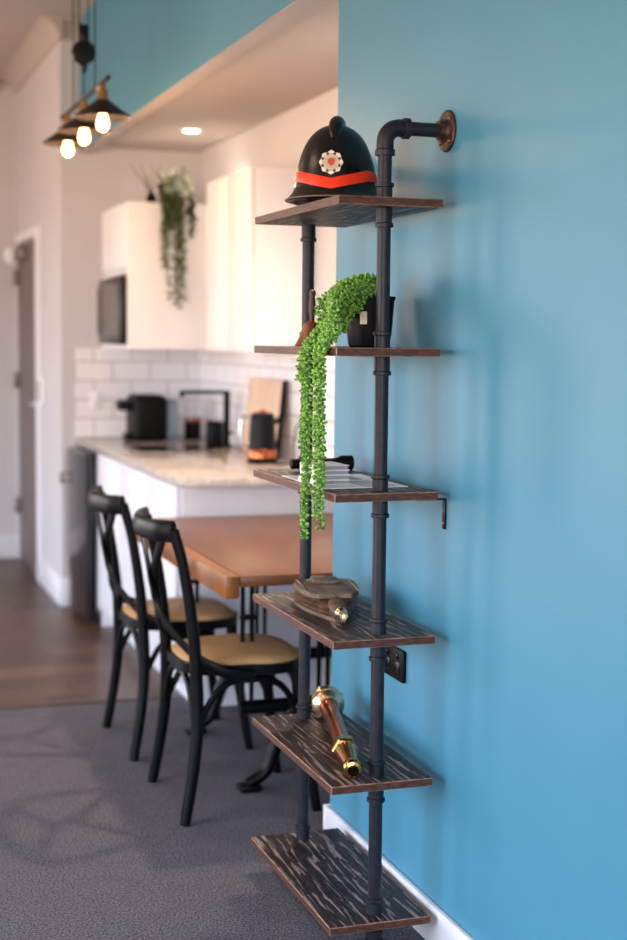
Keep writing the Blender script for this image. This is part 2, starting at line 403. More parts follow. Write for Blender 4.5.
tilewall('wall_splashback_side', (XE, 5.30, 0), (0, 1, 0), YN-5.30-.008, .9, 1.40, (-1, 0, 0), 'white tile splashback behind the kettle')
o = thing('light_switch', 'small white switch plate on the end wall tiles', 'switch', (1.43-.05, YN-.008, 1.10))
b = MB(); b.box(-.03, .03, -.008, 0, -.045, .045, 'trim_paint', .003); b.build('plate', o)
b = MB(); b.box(-.012, .012, -.013, -.008, -.02, .02, 'trim_paint', .002); b.build('rocker', o)

# ------------------------------------------------------------------ kitchen joinery
o = thing('base_cabinet', 'white kitchen base cabinet run ending behind the dining table', 'cabinet', (1.30, 5.37, 0))
b = MB(); b.box(0, XE-.004-1.30, .02, YN-.004-5.37, .10, .868, 'panel_white'); b.build('body', o)
b = MB(); b.box(.055, XE-.004-1.30, .02, YN-.004-5.37, .0, .0995, 'panel_white'); b.build('kickboard', o)
b = MB(); b.box(0, .055, 1.67, 1.69, .0, .0995, 'panel_white'); b.build('panel_foot', o)
b = MB(); b.box(-.0, XE-.004-1.30, .0, .019, .10, .868, 'panel_white', .002); b.box(.055, XE-.004-1.30, .0, .019, 0, .0995, 'panel_white'); b.build('end_panel', o)
for k in range(3):
    y0 = .03+k*.555; b = MB(); b.box(-.019, -.001, y0, y0+.55, .10, .862, 'panel_white', .002); b.build('door', o)
o = thing('worktop', 'pale stone worktop with overhanging edge above the white base cabinets', 'worktop', (1.27, 5.29, .87))
b = MB(); b.box(0, XE-.01-1.27, 0, YN-.01-5.29, 0, .03, 'stone_top', .003); b.build('slab', o)
b = MB(); b.box(.12, .50, 1.30, 1.62, .0301, .034, 'steel_grey', .001); b.box(.135, .485, 1.315, 1.605, .0335, .0352, 'dark_glass'); b.build('sink', o)
o = thing('bar_fridge', 'black upright bar fridge with curved glossy door at the end of the worktop', 'fridge', (1.26, 7.36, 0))
b = MB(); b.box(-.0, .022, -.26, .27, .02, .86, 'black_gloss', .01); b.build('body', o)
b = MB()
prof = [(-.03, -.26), (-.045, -.2), (-.053, -.1), (-.055, 0), (-.053, .1), (-.045, .2), (-.03, .255), (-.002, .262), (-.002, -.262)]
b.prism([(x, y) for x, y in prof], .04, .855, 'dark_glass'); b.build('door', o)
b = MB(); b.box(-.088, -.076, .165, .18, .67, .73, 'steel_grey', .003); b.box(-.078, -.045, .168, .177, .675, .684, 'steel_grey'); b.box(-.078, -.045, .168, .177, .716, .725, 'steel_grey'); b.build('handle', o)
# tall-ish cabinet with microwave
o = thing('microwave_cabinet', 'cream wall cabinet holding the microwave, trailing plant on top', 'cabinet', (1.38, 6.80, 1.375))
b = MB(); D_ = XE-.01-1.38
b.box(0, D_, 0, .018, 0, .69, 'cabinet_white', .001); b.build('end_panel', o)
b = MB(); b.box(0.02, D_, .018, .66, .36, .69, 'cabinet_white'); b.box(0.0, .3, .58, .66, .018, .36, 'cabinet_white'); b.box(.0, D_, .018, .66, 0, .018, 'cabinet_white'); b.box(.14, D_, .66, .84, .018, .69, 'cabinet_white'); b.box(.45, D_, .02, .66, .018, .38, 'cabinet_white'); b.build('body', o)
b = MB(); b.box(0, .018, .02, .655, .385, .69, 'cabinet_white', .002); b.build('door', o)
o = thing('microwave', 'dark microwave built into the side of the cream wall cabinet', 'microwave', (1.365, 7.14, 1.395))
b = MB(); b.box(.02, .42, -.30, .23, 0, .32, 'steel_grey', .004); b.build('body', o)
b = MB(); b.box(-.02, .02, -.305, .235, 0.0, .325, 'black_gloss', .014, 3); b.build('door', o)
b = MB(); b.box(-.024, -.019, -.27, .12, .035, .29, 'steel_grey', .003); b.build('window', o)
b = MB(); b.box(-.038, -.028, .15, .17, .05, .28, 'steel_grey', .003); b.box(-.03, -.018, .153, .167, .06, .075, 'steel_grey'); b.box(-.03, -.018, .153, .167, .255, .27, 'steel_grey'); b.build('handle', o)
o = thing('wall_cabinet', 'pale wall cabinet nearest the shelves, above the kettle', 'cabinet', (1.67, 5.74, 1.375))
b = MB(); b.box(.02, XE-.01-1.67, 0, .70, 0, .75, 'cabinet_white', .001); b.build('body', o)
b = MB(); b.box(0, .018, .0, .35, 0, .75, 'cabinet_white', .002); b.build('door', o)
b = MB(); b.box(0, .018, .353, .70, 0, .75, 'cabinet_white', .002); b.build('door', o)

# ------------------------------------------------------------------ dining table
o = thing('dining_table', 'orange-brown wooden dining table with thick edge on black rod legs', 'table', (1.51, 4.66, 0))
b = MB(); b.box(-.38, .42, -.70, .69, .718, .75, 'table_wood', .004); b.build('tabletop', o)
b = MB(); b.box(-.425, -.381, -.70, .69, .685, .751, 'table_edge_wood', .006); tag(b.build('edge_board', o), 'thick light orange edge board')
for yy in (-.34, .36):
    b = MB(); b.box(-.30, .30, yy-.03, yy+.03, .69, .717, 'black_lacquer', .003); b.build('top_bar', o)
    for xx in (-.255, -.0, .255):
        b = MB()
        for d_ in (-.015, .015): b.tube([(xx+d_, yy, .27), (xx+d_, yy, .69)], .0075, 'black_lacquer', 10)
        b.box(xx-.024, xx+.024, yy-.01, yy+.01, .55, .566, 'black_lacquer', .002)
        b.build('leg', o)
    b = MB(); b.tube([(-.28, yy, .27), (.28, yy, .27)], .022, 'black_lacquer', 14); b.build('stretcher', o)
    for s_ in (-1, 1):
        b = MB(); P = cr_spline([(s_*.10, yy, .26), (s_*.15, yy, .16), (s_*.19, yy, .06), (s_*.25, yy, .022)], 6)
        b.tube(P, [.026-.008*k/len(P) for k in range(len(P))], 'black_lacquer', 12)
        b.box(s_*.245-.035, s_*.245+.035, yy-.03, yy+.03, 0, .022, 'black_lacquer', .006); b.build('foot', o)

# ------------------------------------------------------------------ chairs (face +x)
def make_chair(label, group=None):
    t = thing('cross_back_chair', label, 'chair')
    m = 'black_lacquer'
    for s in (-1, 1):
        b = MB()
        P = cr_spline([(-.205, s*.222, 0), (-.178, s*.214, .16), (-.164, s*.205, .30), (-.166, s*.198, .44), (-.176, s*.196, .58), (-.203, s*.192, .76), (-.232, s*.186, .872)], 6)
        b.tube(P, [.0165+.003*math.sin(PI*min(1, k/len(P)*1.3)) for k in range(len(P))], m, 14); b.build('rear_leg', t)
    for s in (-1, 1):
        b = MB(); P = cr_spline([(.212, s*.205, 0), (.19, s*.19, .15), (.165, s*.172, .32), (.155, s*.165, .435)], 6)
        b.tube(P, [.0145+.006*k/len(P) for k in range(len(P))], m, 14); b.build('front_leg', t)
    # seat outline
    def outline(gr):
        out = []
        for k in range(48):
            a = 2*PI*k/48; cx, sy = math.cos(a), math.sin(a)
            e = .62
            x = (.19+gr)*math.copysign(abs(cx)**e, cx); wy = .205-.03*(1-cx)/2 if cx < 0 else .205
            y = (wy+gr)*math.copysign(abs(sy)**e, sy)
            out.append((x+.005, y))
        return out
    b = MB(); b.prism(outline(.008), .432, .462, m); b.build('seat_frame', t, smooth=40)
    b = MB(); i = b.mi('rattan'); prev = None; rings = []
    for gr, z in ((-.006, .462), (-.004, .470), (-.014, .477), (-.05, .481), (-.12, .480)):
        rings.append([b.bm.verts.new((x, y, z)) for x, y in outline(gr)])
    for A, B in zip(rings, rings[1:]):
        for k in range(48): b.bm.faces.new((A[k], A[(k+1) % 48], B[(k+1) % 48], B[k]))
    b.bm.faces.new(rings[-1]); tag(b.build('seat', t), 'tan woven rattan seat')
    # top rail: bent plank
    b = MB(); P = cr_spline([(-.232, -.188, .868), (-.272, -.12, .866), (-.295, 0, .866), (-.272, .12, .866), (-.232, .188, .868)], 8)
    b.tube(P, 1, m, 14, flat=(.033, .013, (0, 0, 1))); b.build('top_rail', t)
    for s in (-1, 1):
        b = MB(); dx = .006*s
        P = cr_spline([(-.252, -s*.150, .858), (-.256+dx, -s*.08, .805), (-.256+dx, -s*.02, .745), (-.248+dx, s*.006, .675), (-.236+dx, s*.035, .61), (-.205, s*.12, .54), (-.155, s*.205, .488), (-.085, s*.230, .452), (.0, s*.228, .434)], 6)
        b.tube(P, 1, m, 10, flat=(.017, .008, (0, 0, 1) if False else (-.3, 0, 1))); b.build('cross_slat', t)
    # arched braces under the seat
    def arch(p, q, z0, zt):
        p, q = Vector(p), Vector(q); m1 = p.lerp(q, .16); m2 = p.lerp(q, .5); m3 = p.lerp(q, .84)
        return cr_spline([(p.x, p.y, z0), (m1.x, m1.y, z0+(zt-z0)*.72), (p.lerp(q, .32).x, p.lerp(q, .32).y, zt), (m2.x, m2.y, zt+.004), (p.lerp(q, .68).x, p.lerp(q, .68).y, zt), (m3.x, m3.y, z0+(zt-z0)*.72), (q.x, q.y, z0)], 5)
    L = [(-.168, -.20), (-.168, .20), (.172, .178), (.172, -.178)]
    for k in range(4):
        b = MB(); b.tube(arch((*L[k], 0), (*L[(k+1) % 4], 0), .27, .412), .0105, m, 10); b.build('brace', t)
    return t
def copy_tree(o, parent=None):
    c = o.copy(); C.objects.link(c); c.parent = parent
    for ch in [x for x in o.children]: copy_tree(ch, c)
    return c
ch = make_chair('black cross-back chair with tan rattan seat, nearer the viewer')
ch.location = (1.196, 4.277, 0)
c2 = copy_tree(ch); c2['label'] = 'black cross-back chair with tan seat, farther one beside the kitchen floorboards'
c2.location = (1.182, 4.975, 0); c2.rotation_euler.z = .02

# ------------------------------------------------------------------ pipe shelving unit
SX0, SX1, SY0, SY1, TH = 1.076, 1.326, 3.014, 3.655, .019
SZ = [1.744, 1.412, 1.087, .755, .421, .091]
PX = 1.207; PN, PR = 3.072, 3.606
su = thing('pipe_shelf_unit', 'tall industrial shelf unit of black pipes and six dark wooden shelves against blue wall', 'shelf unit', (PX, (PN+PR)/2, 0))
OX, OY = PX, (PN+PR)/2
words = ['topmost shelf with reddish worn edge', 'second shelf from top', 'third shelf from top', 'fourth shelf from top', 'fifth shelf with streaky grey grain', 'lowest shelf with streaky grey grain']
for k, z in enumerate(SZ):
    b = MB(); t = bmesh.new(); bmesh.ops.create_cube(t, size=1)
    for v in t.verts: v.co = Vector(((SX0+SX1)/2-OX+v.co.x*(SX1-SX0), (SY0+SY1)/2-OY+v.co.y*(SY1-SY0), v.co.z*TH))
    it, ie, iw = b.mi('shelf_top'), b.mi('shelf_edge'), b.mi('shelf_worn_edge')
    bmesh.ops.recalc_face_normals(t, faces=t.faces)
    for f in t.faces: f.material_index = it if abs(f.normal.z) > .5 else ie
    bmesh.ops.bevel(t, geom=list(t.edges), offset=.0018, segments=1, affect='EDGES', material=iw)
    b.merge(t); s_ = b.build('shelf', su, smooth=0); s_.location = (0, 0, z-TH/2); s_['label'] = words[k]
RP = .0158
for ZT, y in ((1.903, PN), (1.868, PR)):
    yy = y-OY
    b = MB(); b.tube([(0, yy, .012), (0, yy, ZT-.045)], RP, 'black_pipe', 24); b.build('post', su)
    for z in SZ:
        for up in (1, -1):
            b = MB(); z0 = z if up > 0 else z-TH
            if z < .2 and up < 0: h = .03
            else: h = .043 if up < 0 else .036
            pr = [(.0182, 0), (.0182, h-.010), (.0212, h-.008), (.0216, h-.004), (.0212, h), (.0160, h+.001)]
            b.lathe([(r, z0+up*q) for r, q in pr], 'black_pipe', 24, Matrix.Translation((0, yy, 0)), cap0=False, cap1=False); b.build('collar', su)
    # elbow
    b = MB(); P = [(0, yy, ZT-.055), (0, yy, ZT-.036)]
    for k in range(9):
        a = PI/2*k/8; P.append((.032-.032*math.cos(a), yy, ZT-.032+.032*math.sin(a)))
    P += [(.036, yy, ZT), (.05, yy, ZT)]
    b.tube(P, .0195, 'black_pipe', 20)
    b.lathe([(.0225, ZT-.062), (.0228, ZT-.058), (.0228, ZT-.050), (.019, ZT-.047)], 'black_pipe', 24, Matrix.Translation((0, yy, 0)))
    b.lathe([(.019, .042), (.0235, .044), (.0235, .056), (.018, .058)], 'black_pipe', 24, Matrix.Translation((0, yy, ZT)) @ Matrix.Rotation(PI/2, 4, 'Y'))
    b.build('elbow', su)
    b = MB(); b.tube([(.05, yy, ZT), (XB-PX-.012, yy, ZT)], RP, 'black_pipe', 24); b.build('arm', su)
    fl = MB(); mx = Matrix.Translation((XB-PX, yy, ZT)) @ Matrix.Rotation(-PI/2, 4, 'Y')
    fl.lathe([(.047, .0005), (.047, .005), (.044, .008), (.026, .009), (.022, .014), (.0215, .026), (.017, .027)], 'rusty_iron', 32, mx)
    f_ = fl.build('wall_flange', su)
    for q in range(4):
        a = PI/4+q*PI/2; s2 = MB(); s2.lathe([(.0055, .008), (.005, .011), (.002, .0125)], 'aged_brass', 12, mx @ Matrix.Translation((.035*math.cos(a), .035*math.sin(a), 0)))
        s3 = s2.build('screw', f_)
    fl = MB(); fl.lathe([(.045, 0), (.045, .006), (.022, .010), (.021, .028), (.016, .029)], 'black_pipe', 32, Matrix.Translation((0, yy, 0))); fl.build('floor_flange', su)

# ------------------------------------------------------------------ fire helmet
HX, HY, HZ = 1.172, 3.30, 1.744
ang = math.atan2(-HY, -HX)   # front looks at the viewer
hm = thing('fire_helmet', 'glossy black vintage fire helmet with red band and badge on top shelf', 'helmet', (HX, HY, HZ), ang+PI/2-.11)
# local: front = -y, sides = x
prof = [(.090, .0), (.088, .018), (.0990, .045), (.0965, .066), (.0925, .089), (.0862, .112), (.0740, .143), (.0605, .164), (.0430, .180), (.0220, .190), (.004, .192)]
SY = 1.12
def rad(z):
    for (r0, z0), (r1, z1) in zip([(.1055, .026)]+prof[2:], prof[2:]):
        if z0 <= z <= z1: return r0+(r1-r0)*(z-z0)/(z1-z0)
    return prof[-1][0]
rs = cr_spline([(r, z, 0) for r, z in prof[2:]], 4)
b = MB(); b.lathe([(.099, .026), (.099, .036)]+[(p.x, p.y) for p in rs], 'black_gloss', 56, sxy=(1, SY), cap0=False); b.build('shell', hm, smooth=60)
b = MB()
b.lathe([(.088, .0), (.086, .012), (.108, .009), (.120, .012), (.1215, .0145), (.119, .0165), (.1115, .022), (.1035, .032), (.0995, .042), (.097, .042), (.095, .032)], 'black_gloss', 56, sxy=(1, SY), cap0=False, cap1=False)
b.build('brim', hm, smooth=60)
b = MB(); b.tube([(.1205*math.cos(2*PI*k/56), .1205*SY*math.sin(2*PI*k/56), .0145) for k in range(56)], .0017, 'brim_trim', 6, closed=True); tag(b.build('brim_edging', hm), 'worn pale edging')
# comb / knob rising over the crown front
b = MB(); P = cr_spline([(.004, -.072, .148), (.004, -.060, .166), (.004, -.042, .183), (.004, -.018, .193), (.004, .02, .191), (.003, .05, .176), (.002, .075, .152)], 6)
nn = len(P); b.tube(P, [.010+.0085*math.sin(PI*min(1, max(0, (k+.6)/nn)))**.7 for k in range(nn)], 'black_gloss', 20); b.build('comb', hm, smooth=60)
# red band
b = MB(); i = b.mi('red_band'); n = 96; rows = []
for k in range(n):
    a = 2*PI*k/n; fa = abs(((a+PI/2+PI) % (2*PI))-PI)   # angle from the front (-y)
    dip = -.022*max(0, 1-fa/1.0)
    lo = .054+dip; ring = []
    for q in range(5):
        z = lo+.025*q/4; r = rad(z)+(.0016 if 0 < q < 4 else .0002)
        ring.append(b.bm.verts.new((r*math.cos(a), r*SY*math.sin(a), z)))
    rows.append(ring)
for k in range(n):
    A, B = rows[k], rows[(k+1) % n]
    for q in range(4): b.bm.faces.new((A[q], B[q], B[q+1], A[q+1]))
tag(b.build('helmet_band', hm, smooth=60), 'bright orange-red band dipping to a point in front')
# badge: eight-pointed star with ring and coloured centre
bd = MB(); zb = .093; mx = Matrix.Translation((0, -rad(zb)*SY-.0005, zb)) @ Matrix.Rotation(PI/2-.10, 4, 'X')
star = []
for k in range(32):
    a = 2*PI*k/32; r = .0285 if k % 4 == 0 else (.0262 if k % 2 else .0245)
    star.append((r*math.sin(a), r*math.cos(a)))
bd.prism(star, -.003, .003, 'silver', mx); bdo = bd.build('badge', hm, smooth=0)
b = MB(); b.lathe([(.0205, .003), (.0205, .0042), (.0165, .0042), (.0165, .003)], 'pale_enamel', 32, mx, cap0=False, cap1=False); b.build('badge_ring', bdo)
b = MB()
for k in range(8):
    a = 2*PI*k/8+.39; m2 = mx @ Matrix.Translation((.021*math.cos(a), .021*math.sin(a), .003)); b.lathe([(.0034, 0), (.0034, .0014)], 'rusty_iron', 8, m2)
b.build('badge_studs', bdo)
b = MB(); sh = [(-.008, .007), (0, .0095), (.008, .007), (.007, -.003), (0, -.0095), (-.007, -.003)]
b.prism(sh, .003, .0048, 'red_enamel', mx); b.lathe([(.0155, .003), (.0155, .0035)], 'pale_enamel', 24, mx); b.build('badge_centre', bdo)

# ------------------------------------------------------------------ trailing plant in pot, second shelf
pl = thing('trailing_plant', 'bright green artificial string plant in black pot spilling over second shelf', 'plant', (1.262, 3.30, 1.412))
b = MB(); b.lathe([(.046, 0), (.050, .004), (.056, .05), (.060, .112), (.063, .114), (.063, .122), (.056, .122), (.054, .105), (.03, .10)], 'black_plastic', 36); b.build('pot', pl)
b = MB(); a0 = math.atan2(-3.3, -1.262)-.25; i = b.mi('cream_label')
for k in range(7):
    a = a0-.15+.05*k; rows_ = [b.bm.verts.new((r*math.cos(a), r*math.sin(a), z)) for r, z in ((.0565, .055), (.0586, .085))]
    if k:
        b.bm.faces.new((pr_[0], rows_[0], rows_[1], pr_[1]))
    pr_ = rows_
b.build('pot_label', pl)
O = Vector((1.262, 3.30, 1.412))
def leaf(bm, p, d, L, wd, mi=0):
    d = d.normalized(); a = d.orthogonal().normalized(); bb = d.cross(a)
    base = bm.verts.new(p); tip = bm.verts.new(p+d*L); n = 5
    r1 = [bm.verts.new(p+d*L*.4+(a*math.cos(2*PI*k/n)+bb*math.sin(2*PI*k/n))*wd) for k in range(n)]
    r2 = [bm.verts.new(p+d*L*.78+(a*math.cos(2*PI*k/n)+bb*math.sin(2*PI*k/n))*wd*.75) for k in range(n)]
    for k in range(n):
        j = (k+1) % n
        for f in ((base, r1[j], r1[k]), (r1[k], r1[j], r2[j], r2[k]), (r2[k], r2[j], tip)):
            bm.faces.new(f).material_index = mi
rnd = random.Random(3)
def strand(P, leafL=.0122, wd=.0042, step=.0088, per=3):
    b = MB(); P = cr_spline(P, 10); b.tube(P, .0011, 'stem_green', 5); mi = b.mi('leaf_green')
    acc = 0; ph = rnd.random()*6
    for k in range(1, len(P)):
        seg = P[k]-P[k-1]; L = seg.length; d = seg.normalized(); a = d.orthogonal().normalized(); c_ = d.cross(a)
        while acc < L:
            p = P[k-1]+d*acc
            for q in range(per):
                ph += 2.4+rnd.random()*.5
                o_ = a*math.cos(ph)+c_*math.sin(ph)
                leaf(b.bm, p+o_*.0008, o_+d*rnd.uniform(-.1, .6)+Vector((0, 0, .25)), leafL*rnd.uniform(.8, 1.2), wd*rnd.uniform(.85, 1.2), mi)
            acc += step
        acc -= L
    return b
def J(s): return rnd.uniform(-s, s)
def local(P): return [Vector(p)-O for p in P]
# hanging strands: (y on the shelf's left edge, bottom z)
hang = [(3.152, .965), (3.165, 1.00), (3.140, 1.08), (3.172, 1.20),
        (3.065, 1.005), (3.080, 1.03), (3.055, 1.10), (3.090, 1.19)]
for y, zb_ in hang:
    x = 1.056+J(.006); s0 = Vector((1.245+J(.02), 3.285+J(.025), 1.532)); t_ = rnd.uniform(0, 1)
    P = [s0, s0+Vector((-.025, -.02, .038-.02*t_)), (1.175, 3.235+J(.03), 1.535-.045*t_), (1.115, y*.6+3.225*.4+J(.03), 1.495-.05*t_), (x+.018, y+J(.006), 1.440-.004*t_), (x, y+J(.005), 1.400)]
    z = 1.34
    while z > zb_+.04:
        P.append((x+J(.003), y+J(.004), z)); z -= .07
    P.append((x+J(.003), y+J(.006), zb_))
    strand(local(P)).build('strand', pl, smooth=0)
# shorter strands forming the dense cascade on top
for k in range(25):
    s0 = Vector((1.255+J(.025), 3.28+J(.03), 1.53)); tt = rnd.random(); yy_ = 3.12+J(.085)
    f = rnd.uniform(.45, 1.05)
    ctr = [s0, s0+Vector((-.02, -.02, .045-.03*tt)), Vector((1.19+J(.015), 3.25+J(.035), 1.568-.085*tt)), Vector((1.12+J(.015), .5*(3.22+yy_)+J(.03), 1.530-.09*tt)), Vector((1.09, yy_, 1.45-.02*tt)), Vector((1.055+J(.006), yy_, 1.40)), Vector((1.055+J(.006), yy_, 1.33))]
    nk = max(4, int(round(7*f)))
    strand(local(ctr[:min(nk, 7)])).build('strand', pl, smooth=0)

# hand bell beside it
o = thing('hand_bell', 'brown copper hand bell with upright wooden handle behind the green plant', 'bell', (1.163, 3.44, 1.412))
b = MB(); b.lathe([(.042, 0), (.043, .003), (.038, .012), (.029, .030), (.025, .048), (.018, .058), (.006, .063)], 'bell_metal', 32); b.build('bell_body', o)
b = MB(); b.lathe([(.006, .062), (.0065, .075), (.009, .090), (.0085, .112), (.006, .122), (.009, .130), (.007, .138), (.002, .141)], 'handle_wood', 20); b.build('handle', o)

# ------------------------------------------------------------------ third shelf: papers, books, torch
z3 = 1.087
o = thing('paper_sheet', 'large white printed sheet lying flat on third shelf', 'paper', (1.195, 3.29, z3))
b = MB(); b.box(-.105, .105, -.16, .16, .0002, .0018, 'paper'); b.build('page', o)
b = MB()
for k in range(7): b.box(.0, .085, -.145+.02*k, -.138+.02*k, .0018, .0021, 'paper_print')
b.box(-.0, .06, .02, .10, .0018, .0021, 'paper_print'); b.build('printing', o)
zz = z3+.0022
for k, (w_, l_, h_, r_) in enumerate([(.088, .125, .010, .02), (.086, .12, .0115, -.03), (.084, .118, .0105, .02), (.082, .116, .0115, .05)]):
    lab = ['white booklet at the bottom of the stack on third shelf', 'white booklet second from bottom of the stack on third shelf',
           'white booklet third from bottom of the stack on third shelf', 'white booklet on top of the stack on third shelf'][k]
    t = thing('booklet', lab, 'book', (1.139, 3.265, zz), r_, 'white booklets stacked on the third shelf')
    b = MB(); b.box(-w_/2, w_/2, -l_/2, l_/2, 0, .0012, 'paper'); b.box(-w_/2, w_/2, -l_/2, l_/2, h_-.0012, h_, 'paper', .0004); b.box(-w_/2, -w_/2+.002, -l_/2, l_/2, .0012, h_-.0012, 'paper'); b.build('cover', t, smooth=0)
    b = MB(); b.box(-w_/2+.002, w_/2-.003, -l_/2+.003, l_/2-.003, .0013, h_-.0013, 'paper_edge'); b.build('pages', t, smooth=0)
    zz += h_+.0003
o = thing('torch', 'black cylindrical torch lying behind the white booklets on third shelf', 'torch', (1.235, 3.565, z3+.020))
mx = Matrix.Rotation(PI/2, 4, 'Y')
b = MB(); b.lathe([(.010, -.085), (.0135, -.083), (.0135, .035), (.015, .045)], 'black_plastic', 24, mx); b.build('barrel', o)
b = MB(); b.lathe([(.015, .045), (.020, .055), (.020, .083), (.018, .085), (.017, .082)], 'black_plastic', 24, mx); b.build('head', o)
# ------------------------------------------------------------------ fourth shelf: bellows
bx, by = 1.156, 3.16
ax = Vector((1.225-1.150, 3.56-3.16, 0)); rb = math.atan2(ax.y, ax.x)-PI/2
o = thing('fireplace_bellows', 'worn wood and leather bellows with brass nozzle on fourth shelf', 'bellows', (bx, by, .755), rb)
def pear(g=0):
    L = [(.013, .060), (.021, .085), (.034, .12), (.050, .165), (.064, .215), (.073, .265), (.077, .31), (.074, .345), (.058, .368), (.016, .374)]
    L = [(p.x, p.y) for p in cr_spline([(x+g, y, 0) for x, y in L], 3)]
    return L + [(-x, y) for x, y in reversed(L)]
b = MB(); b.prism(pear(), 0, .009, 'old_board'); b.build('lower_board', o, smooth=20)
b = MB(); b.prism([(.040, .140), (.060, .165), (.071, .21), (.077, .27), (.078, .33), (.070, .368), (0, .376), (-.070, .368), (-.078, .33), (-.077, .27), (-.071, .21), (-.060, .165), (-.040, .140)], .0445, .055, 'old_board')
b.box(-.034, .034, .285, .35, .055, .066, 'old_board', .004); b.build('upper_board', o, smooth=20)
b = MB(); i = b.mi('old_leather'); rr_ = []
for g, z in ((-.002, .009), (.003, .014), (-.006, .020), (.004, .026), (-.006, .032), (.003, .038), (-.002, .044)):
    rr_.append([b.bm.verts.new((x, max(y, .07+.075*((z-.009)/.035)**2), z)) for x, y in pear(g)])
n_ = len(rr_[0])
for A, B in zip(rr_, rr_[1:]):
    for k in range(n_): b.bm.faces.new((A[k], A[(k+1) % n_], B[(k+1) % n_], B[k]))
b.build('leather_folds', o, smooth=50)
b = MB()
for k in range(9):
    x, y = .066, .19+k*.02
    for s in (-1, 1): b.lathe([(.0028, 0), (.002, .0015)], 'pale_brass', 8, Matrix.Translation((s*x, y, .055)))
b.build('studs', o)
b = MB(); b.tube([(0, .15, .030), (0, .11, .029), (0, .08, .026), (0, .055, .024)], [.018, .0185, .017, .0145], 'old_leather', 20, flat=(1, 1.25, (0, 0, 1))); b.build('snout', o)
mxn = Matrix.Translation((0, .06, .024)) @ Matrix.Rotation(PI/2, 4, 'X')
b = MB(); b.lathe([(.014, -.002), (.0155, .004), (.0155, .012), (.012, .016), (.0105, .028), (.008, .040), (.0095, .044), (.0095, .05), (.005, .05), (.0045, .03)], 'pale_brass', 24, mxn); b.build('nozzle', o)
b = MB(); b.box(-.018, .018, .355, .43, .046, .054, 'old_board', .004); b.build('handle', o)

# ------------------------------------------------------------------ fifth shelf: brass branch pipe
tip = Vector((1.140, 3.045, .421+.024)); back = Vector((1.268, 3.60, .421+.0445)); ax = (tip-back); LN = ax.length
o = thing('hose_nozzle', 'brass and copper fire hose nozzle lying on fifth shelf', 'hose nozzle', (back.x, back.y, .421))
q = ax.to_track_quat('Z', 'Y').to_matrix().to_4x4(); mx = Matrix.Translation(back-Vector((back.x, back.y, .421))) @ q
g = lambda pr: [(p[0], p[1]*LN/.57) + tuple(p[2:]) for p in pr]
b = MB(); b.lathe(g([(.030, 0), (.042, 0), (.0435, .004), (.0435, .016), (.040, .020), (.0375, .024), (.0375, .030), (.0435, .034), (.0435, .044), (.040, .050), (.028, .056), (.026, .060)]), 'pale_brass', 40, mx)
for a in (0, PI/2, PI, 3*PI/2):
    b.lathe([(.005, 0), (.004, .006)], 'pale_brass', 12, mx @ Matrix.Rotation(a+.5, 4, 'Z') @ Matrix.Translation((.041, 0, .01)) @ Matrix.Rotation(PI/2, 4, 'Y'))
b.build('coupling', o)
b = MB(); b.lathe(g([(.0255, .058), (.0225, .066), (.0225, .20), (.0205, .36), (.0205, .385)]), 'copper', 36, mx); tag(b.build('barrel', o), 'reddish copper barrel')
b = MB(); b.lathe(g([(.021, .375), (.026, .378), (.027, .386), (.0265, .392)]), 'brass', 36, mx)
b.lathe(g([(.031, .392), (.033, .396), (.033, .428), (.031, .432)]), 'brass', 6, mx)
b.build('nut', o)
b = MB(); b.lathe(g([(.027, .432), (.0265, .445), (.0235, .47), (.0185, .525), (.018, .533), (.0215, .538), (.0225, .548), (.0225, .560), (.020, .568), (.013, .570), (.0115, .566, 'bore_dark'), (.011, .52, 'bore_dark')]), 'brass', 36, mx); b.build('tip', o)

# ------------------------------------------------------------------ on the blue wall
o = thing('shelf_bracket', 'small black angle bracket under third shelf at the wall', 'bracket', (XB, 3.05, z3-TH))
b = MB(); b.box(-.075, -.0005, -.008, .008, -.004, -.0005, 'black_lacquer', .001); b.box(-.0045, -.0005, -.008, .008, -.072, -.004, 'black_lacquer', .001); b.build('angle', o)
for z in (-.03, -.058):
    b = MB(); b.lathe([(.004, .0), (.003, .003)], 'steel_grey', 12, Matrix.Translation((-.0045, 0, z)) @ Matrix.Rotation(-PI/2, 4, 'Y')); b.build('screw', o)
o = thing('power_outlet', 'black double power outlet on blue wall behind the fourth shelf', 'outlet', (XB, 3.335, .622))
b = MB(); b.box(-.010, -.0003, -.068, .068, -.04, .04, 'black_plastic', .003); b.build('plate', o)
for s in (-1, 1):
    b = MB(); b.box(-.0125, -.0098, s*.033-.016, s*.033+.016, -.022, .008, 'black_gloss', .001); b.build('socket', o)
    b = MB(); b.box(-.014, -.0098, s*.033-.006, s*.033+.006, .015, .028, 'black_gloss', .001); b.build('switch', o)

# ------------------------------------------------------------------ things on the worktop
zt = .9003
o = thing('coffee_machine', 'black capsule coffee machine with side water tank on the worktop', 'coffee machine', (1.60, 7.40, zt))
b = MB(); b.box(-.085, .085, -.13, .13, 0, .235, 'black_plastic', .03, 4); b.build('body', o)
b = MB(); b.box(-.15, -.08, -.06, .06, .155, .205, 'black_plastic', .008, 3); b.build('spout', o)
b = MB(); b.box(-.115, -.08, -.06, .06, 0, .035, 'black_plastic', .006); b.build('drip_tray', o)
b = MB(); b.box(.09, .145, -.09, .09, .0, .21, 'clear_tank', .015, 3); b.build('water_tank', o)
o = thing('kitchen_tap', 'square black mixer tap over the sink', 'tap', (1.882, 6.86, zt))
b = MB(); b.lathe([(.026, 0), (.026, .012), (.017, .016)], 'black_plastic', 24); b.build('base', o)
b = MB(); b.box(-.014, .014, -.014, .014, .012, .275, 'black_plastic', .004); b.build('column', o)
b = MB(); b.box(-.235, .014, -.012, .012, .258, .276, 'black_plastic', .004); b.box(-.235, -.215, -.010, .010, .243, .26, 'black_plastic', .003); b.build('spout', o)
